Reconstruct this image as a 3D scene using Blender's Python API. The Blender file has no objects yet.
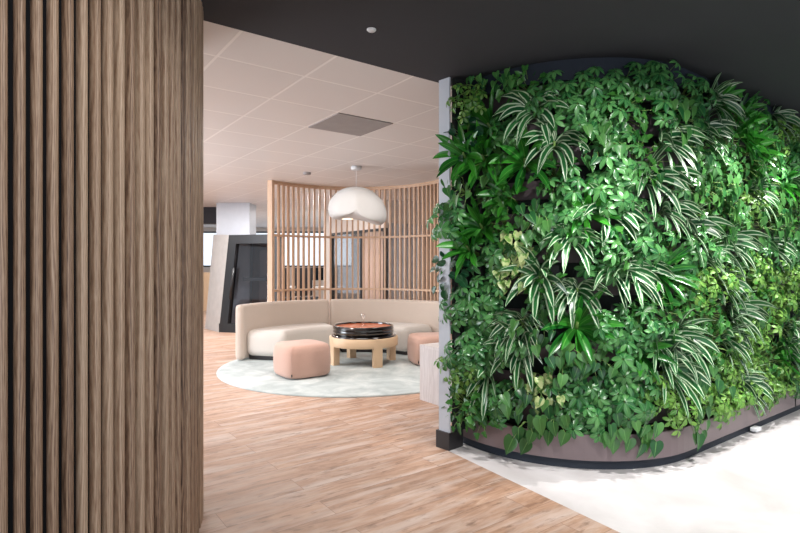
import bpy, bmesh, math, random
from mathutils import Vector, Matrix
random.seed(7)
C = bpy.context.scene.collection
sc = bpy.context.scene
PI = math.pi
CAM = 1.27
CEIL = 2.58
D1 = Vector((0.8077, 0.5896, 0)); D2 = Vector((-0.5896, 0.8077, 0))
A1 = math.atan2(D1.y, D1.x)
F = 533.0

# ------------------------------------------------------------------ materials
def new_mat(name):
    m = bpy.data.materials.new(name); m.use_nodes = True
    nt = m.node_tree
    return m, nt, nt.nodes['Principled BSDF']
def lin(c):
    f = lambda v: v/12.92 if v <= .04045 else ((v+.055)/1.055)**2.4
    return tuple(f(v/255) for v in c) + (1,)
def N(nt, t, **kw):
    n = nt.nodes.new(t)
    for k, v in kw.items():
        if k in n.inputs: n.inputs[k].default_value = v
        else: setattr(n, k, v)
    return n
def ramp(nt, stops):
    r = nt.nodes.new('ShaderNodeValToRGB')
    el = r.color_ramp.elements
    while len(el) < len(stops): el.new(.5)
    for e, (p, c) in zip(el, stops): e.position = p; e.color = c
    return r
def plain(name, rgb, rough=.5, metal=0, var=.06, scale=8, bump=0, bscale=200, spec=.5, coat=0):
    m, nt, b = new_mat(name); L = nt.links
    tc = N(nt, 'ShaderNodeTexCoord')
    n = N(nt, 'ShaderNodeTexNoise', Scale=scale, Detail=4.0)
    L.new(tc.outputs['Object'], n.inputs['Vector'])
    c = lin(rgb)
    r = ramp(nt, [(.3, tuple(x*(1-var) for x in c[:3])+(1,)), (.7, tuple(min(1, x*(1+var)) for x in c[:3])+(1,))])
    L.new(n.outputs[0], r.inputs[0]); L.new(r.outputs[0], b.inputs['Base Color'])
    b.inputs['Roughness'].default_value = rough; b.inputs['Metallic'].default_value = metal
    b.inputs['Specular IOR Level'].default_value = spec
    b.inputs['Coat Weight'].default_value = coat
    if bump:
        n2 = N(nt, 'ShaderNodeTexNoise', Scale=bscale, Detail=2.0)
        L.new(tc.outputs['Object'], n2.inputs['Vector'])
        bp = N(nt, 'ShaderNodeBump', Strength=bump, Distance=.004)
        L.new(n2.outputs[0], bp.inputs['Height']); L.new(bp.outputs[0], b.inputs['Normal'])
    return m
def fabric(name, rgb, rough=.9):
    m, nt, b = new_mat(name); L = nt.links
    tc = N(nt, 'ShaderNodeTexCoord')
    n = N(nt, 'ShaderNodeTexNoise', Scale=350.0, Detail=2.0)
    n1 = N(nt, 'ShaderNodeTexNoise', Scale=3.0, Detail=2.0)
    L.new(tc.outputs['Object'], n.inputs['Vector']); L.new(tc.outputs['Object'], n1.inputs['Vector'])
    c = lin(rgb)
    r = ramp(nt, [(.3, tuple(x*.88 for x in c[:3])+(1,)), (.7, tuple(min(1, x*1.08) for x in c[:3])+(1,))])
    L.new(n.outputs[0], r.inputs[0]); L.new(r.outputs[0], b.inputs['Base Color'])
    bp = N(nt, 'ShaderNodeBump', Strength=.35, Distance=.002)
    L.new(n.outputs[0], bp.inputs['Height'])
    bp2 = N(nt, 'ShaderNodeBump', Strength=.25, Distance=.03)
    L.new(n1.outputs[0], bp2.inputs['Height']); L.new(bp.outputs[0], bp2.inputs['Normal']); L.new(bp2.outputs[0], b.inputs['Normal'])
    b.inputs['Roughness'].default_value = rough; b.inputs['Sheen Weight'].default_value = .25
    return m
def wood_uv(name, dark, mid, light, lines=130.0, wob=5.0, gy=1.3, rough=.5):
    """timber whose grain runs along V (metres); U carries a random shift per stick"""
    m, nt, b = new_mat(name); L = nt.links
    uv = N(nt, 'ShaderNodeUVMap'); sep = N(nt, 'ShaderNodeSeparateXYZ'); L.new(uv.outputs[0], sep.inputs[0])
    def noise(sx, sy, det, rgh=.5):
        mp = N(nt, 'ShaderNodeMapping'); mp.inputs['Scale'].default_value = (sx, sy, 1); L.new(uv.outputs[0], mp.inputs['Vector'])
        n = N(nt, 'ShaderNodeTexNoise', Scale=1.0, Detail=det, Roughness=rgh); L.new(mp.outputs[0], n.inputs['Vector']); return n.outputs[0]
    def mad(a, k, c):
        n = N(nt, 'ShaderNodeMath', operation='MULTIPLY_ADD'); L.new(a, n.inputs[0]); n.inputs[1].default_value = k
        if isinstance(c, (int, float)): n.inputs[2].default_value = c
        else: L.new(c, n.inputs[2])
        return n.outputs[0]
    w = noise(22, gy, 2.0)
    ph = mad(sep.outputs[0], lines*6.283, mad(w, wob*6.283, 0.0))
    sn = N(nt, 'ShaderNodeMath', operation='SINE'); L.new(ph, sn.inputs[0])
    fine = noise(420, 14, 3.0, .6)
    tone = noise(1.3, .15, 0.0)
    v = mad(sn.outputs[0], .085, mad(fine, .55, mad(tone, .55, -.05)))
    r = ramp(nt, [(.28, lin(dark)), (.5, lin(mid)), (.74, lin(light))])
    L.new(v, r.inputs[0]); L.new(r.outputs[0], b.inputs['Base Color'])
    bp = N(nt, 'ShaderNodeBump', Strength=.25, Distance=.001)
    L.new(v, bp.inputs['Height']); L.new(bp.outputs[0], b.inputs['Normal'])
    b.inputs['Roughness'].default_value = rough
    return m
def leaf_mat(name, dark, light, rough=.32, stripe=None, vein=None, mottled=None, trans=.25):
    m, nt, b = new_mat(name); L = nt.links
    uv = N(nt, 'ShaderNodeUVMap'); sep = N(nt, 'ShaderNodeSeparateXYZ'); L.new(uv.outputs[0], sep.inputs[0])
    # |2u-1| : 0 on the midrib, 1 on the margin ; integer part of V = leaf number
    s1 = N(nt, 'ShaderNodeMath', operation='MULTIPLY_ADD'); s1.inputs[1].default_value = 2; s1.inputs[2].default_value = -1
    L.new(sep.outputs[0], s1.inputs[0])
    ab = N(nt, 'ShaderNodeMath', operation='ABSOLUTE'); L.new(s1.outputs[0], ab.inputs[0])
    fl = N(nt, 'ShaderNodeMath', operation='FLOOR'); L.new(sep.outputs[1], fl.inputs[0])
    oi = N(nt, 'ShaderNodeObjectInfo')
    ad = N(nt, 'ShaderNodeMath', operation='MULTIPLY_ADD'); ad.inputs[1].default_value = 97.3
    L.new(oi.outputs['Random'], ad.inputs[0]); L.new(fl.outputs[0], ad.inputs[2])
    wn = N(nt, 'ShaderNodeTexWhiteNoise', noise_dimensions='1D'); L.new(ad.outputs[0], wn.inputs['W'])
    r = ramp(nt, [(0, lin(dark)), (1, lin(light))]); L.new(wn.outputs[0], r.inputs[0])
    col = r.outputs[0]
    tc = N(nt, 'ShaderNodeTexCoord')
    if vein:
        rv = ramp(nt, [(0, (1, 1, 1, 1)), (.10, (0, 0, 0, 1))]); L.new(ab.outputs[0], rv.inputs[0])
        mx = N(nt, 'ShaderNodeMix', data_type='RGBA'); L.new(rv.outputs[0], mx.inputs['Factor'])
        L.new(col, mx.inputs['A']); mx.inputs['B'].default_value = lin(vein); col = mx.outputs['Result']
    if mottled:
        n = N(nt, 'ShaderNodeTexNoise', Scale=38.0, Detail=3.0); L.new(tc.outputs['Object'], n.inputs['Vector'])
        rm = ramp(nt, [(.42, (0, 0, 0, 1)), (.56, (1, 1, 1, 1))]); L.new(n.outputs[0], rm.inputs[0])
        mx = N(nt, 'ShaderNodeMix', data_type='RGBA'); L.new(rm.outputs[0], mx.inputs['Factor'])
        L.new(col, mx.inputs['A']); mx.inputs['B'].default_value = lin(mottled); col = mx.outputs['Result']
    if stripe:
        rs = ramp(nt, [(.0, (.0, .0, .0, 1)), (.44, (0, 0, 0, 1)), (.56, (.85, .85, .85, 1)), (.74, (.85, .85, .85, 1)), (.86, (.0, .0, .0, 1))])
        L.new(ab.outputs[0], rs.inputs[0])
        mx = N(nt, 'ShaderNodeMix', data_type='RGBA'); L.new(rs.outputs[0], mx.inputs['Factor'])
        L.new(col, mx.inputs['A']); mx.inputs['B'].default_value = lin(stripe); col = mx.outputs['Result']
    hv = N(nt, 'ShaderNodeHueSaturation'); L.new(col, hv.inputs['Color'])
    mv = N(nt, 'ShaderNodeMapRange'); mv.inputs['To Min'].default_value = .78; mv.inputs['To Max'].default_value = 1.28
    L.new(oi.outputs['Random'], mv.inputs['Value']); L.new(mv.outputs[0], hv.inputs['Value']); col = hv.outputs[0]
    L.new(col, b.inputs['Base Color'])
    b.inputs['Roughness'].default_value = rough
    tr = N(nt, 'ShaderNodeBsdfTranslucent'); L.new(col, tr.inputs['Color'])
    ms = N(nt, 'ShaderNodeMixShader'); ms.inputs[0].default_value = trans
    L.new(b.outputs[0], ms.inputs[1]); L.new(tr.outputs[0], ms.inputs[2])
    L.new(ms.outputs[0], nt.nodes['Material Output'].inputs['Surface'])
    return m
def emit(name, rgb, strength):
    m, nt, b = new_mat(name)
    tc = N(nt, 'ShaderNodeTexCoord'); n = N(nt, 'ShaderNodeTexNoise', Scale=1.5, Detail=1.0)
    nt.links.new(tc.outputs['Object'], n.inputs['Vector'])
    c = lin(rgb)
    r = ramp(nt, [(.3, tuple(x*.85 for x in c[:3])+(1,)), (.7, c)]); nt.links.new(n.outputs[0], r.inputs[0])
    nt.links.new(r.outputs[0], b.inputs['Emission Color']); b.inputs['Emission Strength'].default_value = strength
    b.inputs['Base Color'].default_value = c
    return m
def glass(name, tint=(1, 1, 1, 1), rough=.02, alpha=.15):
    m, nt, b = new_mat(name); L = nt.links
    t = N(nt, 'ShaderNodeBsdfTransparent'); t.inputs['Color'].default_value = tint
    g = N(nt, 'ShaderNodeBsdfGlossy'); g.inputs['Roughness'].default_value = rough
    lw = N(nt, 'ShaderNodeLayerWeight', Blend=.25)
    mr = N(nt, 'ShaderNodeMapRange'); mr.inputs['To Min'].default_value = .05; mr.inputs['To Max'].default_value = .8
    L.new(lw.outputs['Fresnel'], mr.inputs['Value'])
    ms = N(nt, 'ShaderNodeMixShader'); L.new(mr.outputs[0], ms.inputs[0]); L.new(t.outputs[0], ms.inputs[1]); L.new(g.outputs[0], ms.inputs[2])
    L.new(ms.outputs[0], nt.nodes['Material Output'].inputs['Surface'])
    return m

def floor_wood():
    m, nt, b = new_mat('floor_planks'); L = nt.links
    tc = N(nt, 'ShaderNodeTexCoord')
    mp = N(nt, 'ShaderNodeMapping'); mp.inputs['Rotation'].default_value = (0, 0, -A1)
    L.new(tc.outputs['Object'], mp.inputs['Vector'])
    br = N(nt, 'ShaderNodeTexBrick', Scale=1.0)
    br.inputs['Color1'].default_value = (0, 0, 0, 1); br.inputs['Color2'].default_value = (1, 1, 1, 1); br.inputs['Mortar'].default_value = (.5, .5, .5, 1)
    br.inputs['Mortar Size'].default_value = .0016; br.inputs['Mortar Smooth'].default_value = .1
    br.inputs['Brick Width'].default_value = 1.35; br.inputs['Row Height'].default_value = .185; br.offset = .37
    L.new(mp.outputs[0], br.inputs['Vector'])
    # per-plank shift of the grain
    sep = N(nt, 'ShaderNodeSeparateColor'); L.new(br.outputs['Color'], sep.inputs[0])
    cb = N(nt, 'ShaderNodeCombineXYZ')
    ml = N(nt, 'ShaderNodeMath', operation='MULTIPLY'); ml.inputs[1].default_value = 31; L.new(sep.outputs[0], ml.inputs[0])
    L.new(ml.outputs[0], cb.inputs[0]); L.new(ml.outputs[0], cb.inputs[1])
    va = N(nt, 'ShaderNodeVectorMath', operation='ADD'); L.new(mp.outputs[0], va.inputs[0]); L.new(cb.outputs[0], va.inputs[1])
    ms = N(nt, 'ShaderNodeMapping'); ms.inputs['Scale'].default_value = (2.6, 15, 1); L.new(va.outputs[0], ms.inputs['Vector'])
    n = N(nt, 'ShaderNodeTexNoise', Scale=1.0, Detail=8.0, Roughness=.7, Distortion=1.0); L.new(ms.outputs[0], n.inputs['Vector'])
    ms2 = N(nt, 'ShaderNodeMapping'); ms2.inputs['Scale'].default_value = (1.4, 9, 1); L.new(va.outputs[0], ms2.inputs['Vector'])
    n2 = N(nt, 'ShaderNodeTexNoise', Scale=1.0, Detail=5.0, Roughness=.6); L.new(ms2.outputs[0], n2.inputs['Vector'])
    r1 = ramp(nt, [(.28, lin((120, 88, 72))), (.44, lin((168, 131, 107))), (.6, lin((188, 153, 130))), (.73, lin((206, 180, 160)))])
    L.new(n.outputs[0], r1.inputs[0])
    # limed grey wash in patches
    rm = ramp(nt, [(.46, (0, 0, 0, 1)), (.68, (.8, .8, .8, 1))]); L.new(n2.outputs[0], rm.inputs[0])
    mx = N(nt, 'ShaderNodeMix', data_type='RGBA'); L.new(rm.outputs[0], mx.inputs['Factor'])
    L.new(r1.outputs[0], mx.inputs['A']); mx.inputs['B'].default_value = lin((206, 188, 178))
    # dark knots/streaks
    ms3 = N(nt, 'ShaderNodeMapping'); ms3.inputs['Scale'].default_value = (7, 24, 1); ms3.inputs['Location'].default_value = (7, 3, 0); L.new(va.outputs[0], ms3.inputs['Vector'])
    n3 = N(nt, 'ShaderNodeTexNoise', Scale=1.0, Detail=4.0, Roughness=.6); L.new(ms3.outputs[0], n3.inputs['Vector'])
    rk = ramp(nt, [(.57, (0, 0, 0, 1)), (.70, (.8, .8, .8, 1))]); L.new(n3.outputs[0], rk.inputs[0])
    mk = N(nt, 'ShaderNodeMix', data_type='RGBA'); L.new(rk.outputs[0], mk.inputs['Factor'])
    L.new(mx.outputs['Result'], mk.inputs['A']); mk.inputs['B'].default_value = lin((122, 92, 74))
    hs = N(nt, 'ShaderNodeHueSaturation'); L.new(mk.outputs['Result'], hs.inputs['Color'])
    mr = N(nt, 'ShaderNodeMapRange'); mr.inputs['To Min'].default_value = .95; mr.inputs['To Max'].default_value = 1.05
    L.new(sep.outputs[0], mr.inputs['Value']); L.new(mr.outputs[0], hs.inputs['Value'])
    mm = N(nt, 'ShaderNodeMix', data_type='RGBA'); mm.inputs['B'].default_value = lin((140, 105, 85))
    L.new(br.outputs['Fac'], mm.inputs['Factor']); L.new(hs.outputs[0], mm.inputs['A'])
    L.new(mm.outputs['Result'], b.inputs['Base Color'])
    rr = ramp(nt, [(.3, (.42, .42, .42, 1)), (.7, (.58, .58, .58, 1))]); L.new(n.outputs[0], rr.inputs[0]); L.new(rr.outputs[0], b.inputs['Roughness'])
    bp = N(nt, 'ShaderNodeBump', Strength=.12, Distance=.003); L.new(n.outputs[0], bp.inputs['Height']); L.new(bp.outputs[0], b.inputs['Normal'])
    return m
def floor_pale():
    m, nt, b = new_mat('pale_resin_floor'); L = nt.links
    tc = N(nt, 'ShaderNodeTexCoord')
    n = N(nt, 'ShaderNodeTexNoise', Scale=2.2, Detail=6.0, Roughness=.6, Distortion=.6); L.new(tc.outputs['Object'], n.inputs['Vector'])
    r = ramp(nt, [(.3, lin((204, 198, 197))), (.7, lin((228, 224, 224)))]); L.new(n.outputs[0], r.inputs[0]); L.new(r.outputs[0], b.inputs['Base Color'])
    rr = ramp(nt, [(.35, (.28, .28, .28, 1)), (.65, (.5, .5, .5, 1))]); L.new(n.outputs[0], rr.inputs[0]); L.new(rr.outputs[0], b.inputs['Roughness'])
    return m
def ceil_tiles():
    m, nt, b = new_mat('metal_ceiling_tiles'); L = nt.links
    tc = N(nt, 'ShaderNodeTexCoord')
    p0 = Vector((-.657, 3.677, 0))
    mp = N(nt, 'ShaderNodeMapping', vector_type='TEXTURE'); mp.inputs['Rotation'].default_value = (0, 0, A1)
    mp.inputs['Location'].default_value = p0; mp.inputs['Scale'].default_value = (.6, .6, 1)
    L.new(tc.outputs['Object'], mp.inputs['Vector'])
    sep = N(nt, 'ShaderNodeSeparateXYZ'); L.new(mp.outputs[0], sep.inputs[0])
    outs = []
    for i in (0, 1):
        f = N(nt, 'ShaderNodeMath', operation='PINGPONG'); f.inputs[1].default_value = .5; L.new(sep.outputs[i], f.inputs[0]); outs.append(f.outputs[0])
    mn = N(nt, 'ShaderNodeMath', operation='MINIMUM'); L.new(outs[0], mn.inputs[0]); L.new(outs[1], mn.inputs[1])
    r = ramp(nt, [(0, lin((238, 235, 233))), (.012, lin((238, 235, 233))), (.020, lin((218, 214, 213))), (1, lin((218, 214, 213)))])
    L.new(mn.outputs[0], r.inputs[0]); L.new(r.outputs[0], b.inputs['Base Color'])
    b.inputs['Roughness'].default_value = .45
    bp = N(nt, 'ShaderNodeBump', Strength=.5, Distance=.003); 
    r2 = ramp(nt, [(.012, (0, 0, 0, 1)), (.02, (1, 1, 1, 1))]); L.new(mn.outputs[0], r2.inputs[0])
    L.new(r2.outputs[0], bp.inputs['Height']); L.new(bp.outputs[0], b.inputs['Normal'])
    return m
def rug_mat():
    m, nt, b = new_mat('mottled_rug'); L = nt.links
    tc = N(nt, 'ShaderNodeTexCoord')
    n = N(nt, 'ShaderNodeTexNoise', Scale=2.6, Detail=7.0, Roughness=.65, Distortion=.8); L.new(tc.outputs['Object'], n.inputs['Vector'])
    r = ramp(nt, [(.32, lin((158, 166, 166))), (.5, lin((182, 189, 188))), (.68, lin((206, 210, 208)))]); L.new(n.outputs[0], r.inputs[0]); L.new(r.outputs[0], b.inputs['Base Color'])
    n2 = N(nt, 'ShaderNodeTexNoise', Scale=260.0, Detail=2.0); L.new(tc.outputs['Object'], n2.inputs['Vector'])
    bp = N(nt, 'ShaderNodeBump', Strength=.6, Distance=.004); L.new(n2.outputs[0], bp.inputs['Height']); L.new(bp.outputs[0], b.inputs['Normal'])
    b.inputs['Roughness'].default_value = .95
    return m

M = dict(
    slat=wood_uv('thermo_ash', (88, 66, 52), (168, 138, 114), (214, 188, 162), rough=.45),
    batten=wood_uv('oak_batten', (172, 138, 112), (200, 166, 138), (216, 186, 160), lines=60),
    oak=wood_uv('pale_oak', (196, 160, 124), (214, 182, 148), (228, 200, 168), lines=30),
    greywood=wood_uv('whitened_wood', (176, 166, 164), (196, 188, 186), (212, 206, 204), lines=30),
    backing=plain('dark_felt', (10, 13, 18), .95),
    floorw=floor_wood(), floorp=floor_pale(), ceil=ceil_tiles(),
    black=plain('matt_black_plaster', (48, 49, 55), .85, var=.04, scale=1.5),
    vent=plain('perforated_vent', (150, 146, 146), .6, bump=.3, bscale=300),
    white=plain('white_paint', (226, 228, 230), .5, var=.02),
    pillar=plain('pale_blue_grey_panel', (186, 190, 198), .5, var=.03),
    skirt=plain('black_skirting', (38, 36, 38), .4),
    fascia=plain('plum_grey_metal', (118, 104, 106), .38, metal=.25, var=.04, scale=3),
    plinth=plain('blue_black_plinth', (34, 42, 54), .6),
    bulk=plain('blue_black_board', (20, 30, 44), .7),
    felt=plain('black_planting_felt', (22, 27, 26), .95, bump=.5, bscale=60),
    pocket=plain('mauve_grey_pocket', (74, 64, 68), .6),
    soil=plain('dark_soil', (40, 30, 24), 1, bump=.8, bscale=80),
    sofa=fabric('beige_weave', (196, 180, 167)), seat=fabric('oatmeal_weave', (206, 198, 190)),
    pink=fabric('dusty_pink_weave', (194, 156, 140)),
    dark=plain('dark_base', (48, 44, 44), .7), rug=rug_mat(),
    lacquer=plain('black_lacquer', (20, 17, 16), .12, coat=1, var=.1), copper=plain('red_brown_lacquer', (200, 96, 44), .35, coat=.5, var=.25, scale=14),
    shade=plain('white_felt_shade', (190, 188, 186), .7, var=.02),
    glass=glass('clear_glass'), steel=plain('steel', (170, 172, 175), .25, metal=1),
    frame=plain('black_frame', (22, 22, 24), .4), podin=plain('pod_interior', (120, 98, 90), .8), podside=plain('pod_side_panel', (196, 192, 188), .6),
    dglass=glass('dim_glass', (.55, .56, .6, 1)),
    curtain=fabric('brown_curtain', (184, 158, 144)), pcurtain=fabric('pale_curtain', (212, 216, 222)), wallb=plain('beige_wall', (214, 204, 196), .8, var=.02),
    wallg=plain('dark_soffit', (52, 52, 58), .8), win=emit('bright_window', (226, 238, 250), .75), lampm=emit('warm_diffuser', (255, 236, 210), 1.0),
    winc=emit('meeting_room_window', (220, 236, 240), 1.7),
    chair=plain('charcoal_mesh', (40, 38, 42), .7), desk=plain('desk_top', (212, 206, 200), .5), screen=plain('black_screen', (16, 17, 20), .2),
)
G = dict(
    D=leaf_mat('striped_dracaena_leaf', (22, 74, 40), (48, 110, 56), stripe=(206, 222, 190), rough=.3, trans=.15),
    B=leaf_mat('strap_leaf', (22, 92, 30), (62, 146, 44), vein=(110, 175, 80), rough=.28),
    S=leaf_mat('schefflera_leaf', (36, 96, 50), (92, 150, 84), vein=(120, 170, 105), rough=.28),
    L=leaf_mat('lime_leaf', (70, 128, 48), (132, 176, 82), vein=(150, 190, 110), rough=.35),
    P=leaf_mat('philodendron_leaf', (30, 84, 44), (84, 136, 68), vein=(110, 160, 90), rough=.28),
    V=leaf_mat('pothos_leaf', (84, 136, 62), (124, 168, 80), mottled=(188, 200, 138), rough=.3),
    R=leaf_mat('round_leaf', (14, 60, 36), (32, 84, 48), vein=(60, 120, 80), rough=.35),
    I=leaf_mat('ivy_leaf', (28, 88, 34), (74, 140, 56), vein=(100, 160, 80), rough=.33),
)
STEM = plain('green_stem', (110, 140, 70), .5)

# ------------------------------------------------------------------ mesh helpers
class MB:
    def __init__(s): s.v = []; s.f = []; s.uv = []; s.sm = []
    def add(s, verts, faces, uvs=None, smooth=False):
        o = len(s.v); s.v += [tuple(v) for v in verts]
        for k, f in enumerate(faces):
            s.f.append([o+i for i in f]); s.sm.append(smooth)
            s.uv.append(uvs[k] if uvs else [(0, 0)]*len(f))
    def box(s, c, size, rot=0, axis_uv=2, uoff=None, M4=None):
        x, y, z = [q/2 for q in size]
        vs = [Vector((a*x, b*y, d*z)) for a in (-1, 1) for b in (-1, 1) for d in (-1, 1)]
        fs = [(0, 1, 3, 2), (4, 6, 7, 5), (0, 4, 5, 1), (2, 3, 7, 6), (0, 2, 6, 4), (1, 5, 7, 3)]
        u0 = random.random()*40 if uoff is None else uoff
        uv = []
        for f in fs:
            q = []
            for i in f:
                p = vs[i]; a = [p.x, p.y, p.z]; v = a.pop(axis_uv); q.append((u0+a[0]+a[1], v+u0))
            uv.append(q)
        R = M4 if M4 else Matrix.Translation(Vector(c)) @ Matrix.Rotation(rot, 4, 'Z')
        s.add([R @ v for v in vs], fs, uv)
    def prism(s, pts, z0, z1, cap=True, smooth=False):
        n = len(pts)
        vs = [(p[0], p[1], z0) for p in pts] + [(p[0], p[1], z1) for p in pts]
        s.add(vs, [(i, (i+1) % n, n+(i+1) % n, n+i) for i in range(n)], smooth=smooth)
        if cap: s.add(vs, [tuple(range(n))[::-1], tuple(range(n, 2*n))])
    def lathe(s, prof, c=(0, 0, 0), n=32, smooth=True):
        vs = []; m = len(prof)
        for i in range(n):
            a = 2*PI*i/n
            for r, z in prof: vs.append((c[0]+r*math.cos(a), c[1]+r*math.sin(a), c[2]+z))
        fs = [(i*m+j, ((i+1) % n)*m+j, ((i+1) % n)*m+j+1, i*m+j+1) for i in range(n) for j in range(m-1)]
        s.add(vs, fs, smooth=smooth)
    def tube(s, pts, r, n=6, smooth=True):
        pts = [Vector(p) for p in pts]; vs = []
        rr = r if isinstance(r, (list, tuple)) else [r]*len(pts)
        for i, p in enumerate(pts):
            d = (pts[min(i+1, len(pts)-1)]-pts[max(i-1, 0)]).normalized()
            a = d.cross(Vector((0, 0, 1)))
            if a.length < .05: a = d.cross(Vector((1, 0, 0)))
            a.normalize(); b = d.cross(a)
            for k in range(n):
                t = 2*PI*k/n; vs.append(p+(a*math.cos(t)+b*math.sin(t))*rr[i])
        fs = [(i*n+k, i*n+(k+1) % n, (i+1)*n+(k+1) % n, (i+1)*n+k) for i in range(len(pts)-1) for k in range(n)]
        fs += [tuple(range(n))[::-1], tuple(range((len(pts)-1)*n, len(pts)*n))]
        s.add(vs, fs, smooth=smooth)
    def mesh(s, name, mat, weld=False):
        me = bpy.data.meshes.new(name); me.from_pydata(s.v, [], s.f); 
        uvl = me.uv_layers.new(name='UVMap')
        k = 0; flat = []
        for q in s.uv:
            for a in q: flat += [a[0], a[1]]
        uvl.data.foreach_set('uv', flat)
        me.polygons.foreach_set('use_smooth', s.sm)
        me.materials.append(mat)
        bm = bmesh.new(); bm.from_mesh(me)
        if weld: bmesh.ops.remove_doubles(bm, verts=bm.verts, dist=1e-5)
        bmesh.ops.recalc_face_normals(bm, faces=bm.faces) if weld is not None else None
        bm.to_mesh(me); bm.free(); me.update()
        return me
    def build(s, name, mat, parent=None, loc=(0, 0, 0), weld=False):
        o = bpy.data.objects.new(name, s.mesh(name, mat, weld)); C.objects.link(o); o.location = loc
        if parent: o.parent = parent
        return o
def tag(o, label=None, cat=None, group=None, kind=None):
    if label: o['label'] = label
    if cat: o['category'] = cat
    if group: o['group'] = group
    if kind: o['kind'] = kind
    return o
def empty(name, loc, rz=0, label=None, cat=None, group=None):
    o = bpy.data.objects.new(name, None); C.objects.link(o); o.location = loc; o.rotation_euler = (0, 0, rz); o.empty_display_size = .1
    return tag(o, label, cat, group)
def bevel(o, w, seg=3):
    m = o.modifiers.new('bevel', 'BEVEL'); m.width = w; m.segments = seg; m.limit_method = 'ANGLE'; m.angle_limit = math.radians(40)
    for p in o.data.polygons: p.use_smooth = True
    return o
def struct(name, mb, mat, **k):
    o = mb.build(name, mat, **k); return tag(o, kind='structure')

# ------------------------------------------------------------------ setting
P0 = Vector((.345, 3.655, 0)); DF = Vector((-.536, .844, 0))          # where planks, pale floor and pillar meet
def poly(pts, z):
    b = MB(); b.add([(p[0], p[1], z) for p in pts], [tuple(range(len(pts)))]); return b
def line_pt(t, d): return P0 + d*t
# timber floor : left of the d2 line through P0 ; pale floor : right of it
a = line_pt(-9, DF); bb = line_pt(.12, DF)
def slab(pts, z0, z1):
    b = MB(); b.prism(pts, z0, z1); return b
struct('floor', slab([a - D1*9, a, bb, bb + D1*10, (10, 20), (-14, 20), (-14, 0)], -.1, 0), M['floorw'])
struct('floor.001', slab([a, a + D1*14, bb + D1*10, bb], -.1, 0), M['floorp'])
# ceilings : black near, metal tiles beyond the d1 line
Q = Vector((.27, 3.80, 0))
qa = Q - D1*10; qb = Q + D1*14
struct('ceiling', slab([qa - D2*12, qb - D2*12, qb, qa], CEIL, CEIL+.12), M['black'])
struct('ceiling.001', slab([qa, qb, qb + D2*18, qa + D2*18], CEIL, CEIL+.12), M['ceil'])
# far walls
w = MB(); w.box((-1, 18.1, 1.3), (26, .2, 2.6)); struct('wall_back', w, M['wallb'])

# ------------------------------------------------------------------ left timber-clad round wall
t = empty('slatted_round_wall', (-1.991, 2.390, 0), 0, 'tall rounded wall clad in dark brown vertical half-round timber slats, filling the left side', 'wall')
b = MB(); b.lathe([(1.010, 0), (1.010, CEIL)], n=96); b.build('backing', M['backing'], t)
b = MB()
base = math.atan2(-2.390, 1.991)
R0 = .998
nsl = 136
for k in range(nsl):
    a1_ = base + .1260 + .04604*(k-2)          # right edge
    a0_ = a1_ - .0315
    u0 = random.random()*60; v0 = random.random()*30
    prof = []
    nseg = 9
    wd = .5*(a1_-a0_); mid_ = .5*(a0_+a1_)
    for j in range(nseg+1):
        q = -1+2*j/nseg
        prof.append((R0 + .014 + .030*max(0, 1-abs(q)**2.8)**.5, mid_ + q*wd))
    prof = [(1.009, a0_)] + prof + [(1.009, a1_)]
    vs = []; 
    for z in (0, CEIL-.001):
        for r, an in prof: vs.append((r*math.cos(an), r*math.sin(an), z))
    m = len(prof); fs = []; uv = []
    for j in range(m-1):
        fs.append((j, j+1, m+j+1, m+j)); ua, ub = u0+j*.0045, u0+(j+1)*.0045
        uv.append([(ua, v0), (ub, v0), (ub, v0+2.58), (ua, v0+2.58)])
    b.add(vs, fs, uv, smooth=True)
b.build('slat_cladding', M['slat'], t)

# ------------------------------------------------------------------ green wall
WC = Vector((1.31, 4.31)); WT0 = math.radians(193); WT1 = math.atan2(-.8077, .5896) % (2*PI)
ARC = WT1-WT0; NST = Vector((.5896, -.8077))
def wpath(s, off):
    if s < ARC:
        a_ = WT0+s; n = Vector((math.cos(a_), math.sin(a_))); return WC + n*(1+off), n
    p = WC + NST*(1+off) + D1.xy*(s-ARC); return p, NST.copy()
SMAX = ARC+3.2
def wsamples(n1=30, n2=8):
    return [ARC*i/n1 for i in range(n1+1)] + [ARC+(SMAX-ARC)*(i+1)/n2 for i in range(n2)]
def wband(mb, prof, smooth=True, close=False, smin=.16):
    """sweep a profile [(offset, z)] along the wall"""
    ss = [x for x in wsamples() if x >= smin]; m = len(prof); vs = []
    for s in ss:
        for o_, z in prof:
            p, n = wpath(s, o_); vs.append((p.x, p.y, z))
    mm = m if close else m-1
    fs = [(i*m+j, (i+1)*m+j, (i+1)*m+(j+1) % m, i*m+(j+1) % m) for i in range(len(ss)-1) for j in range(mm)]
    mb.add(vs, fs, smooth=smooth)
    if close: mb.add(vs, [tuple(range(m)), tuple(range((len(ss)-1)*m, len(ss)*m))])
GW = empty('green_wall_planter', (1.31, 4.31, 0), 0, 'long rounded planter wall with plum-grey trough, carrying all the green plants', 'planter wall')
def gchild(mb, name, mat, parent=None):
    o = mb.build(name, mat); o.parent = parent or GW
    if not parent: o.location = -Vector((1.31, 4.31, 0))
    return o
b = MB()
pts = [wpath(s, -.16)[0] for s in wsamples()]
pe = pts[-1] - NST*1.2; ps = wpath(0, -.16)[0] + D1.xy*.5 + Vector((0, .3))
b.prism([tuple(p) for p in pts] + [tuple(pe), (ps.x+.3, ps.y+.15)], 0, CEIL, smooth=False); gchild(b, 'wall_core', M['felt'])
b = MB(); wband(b, [(0, .06), (0, .222), (-.012, .222), (-.012, .06)], smooth=False, close=True); o = gchild(b, 'trough_fascia', M['fascia'])
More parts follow.
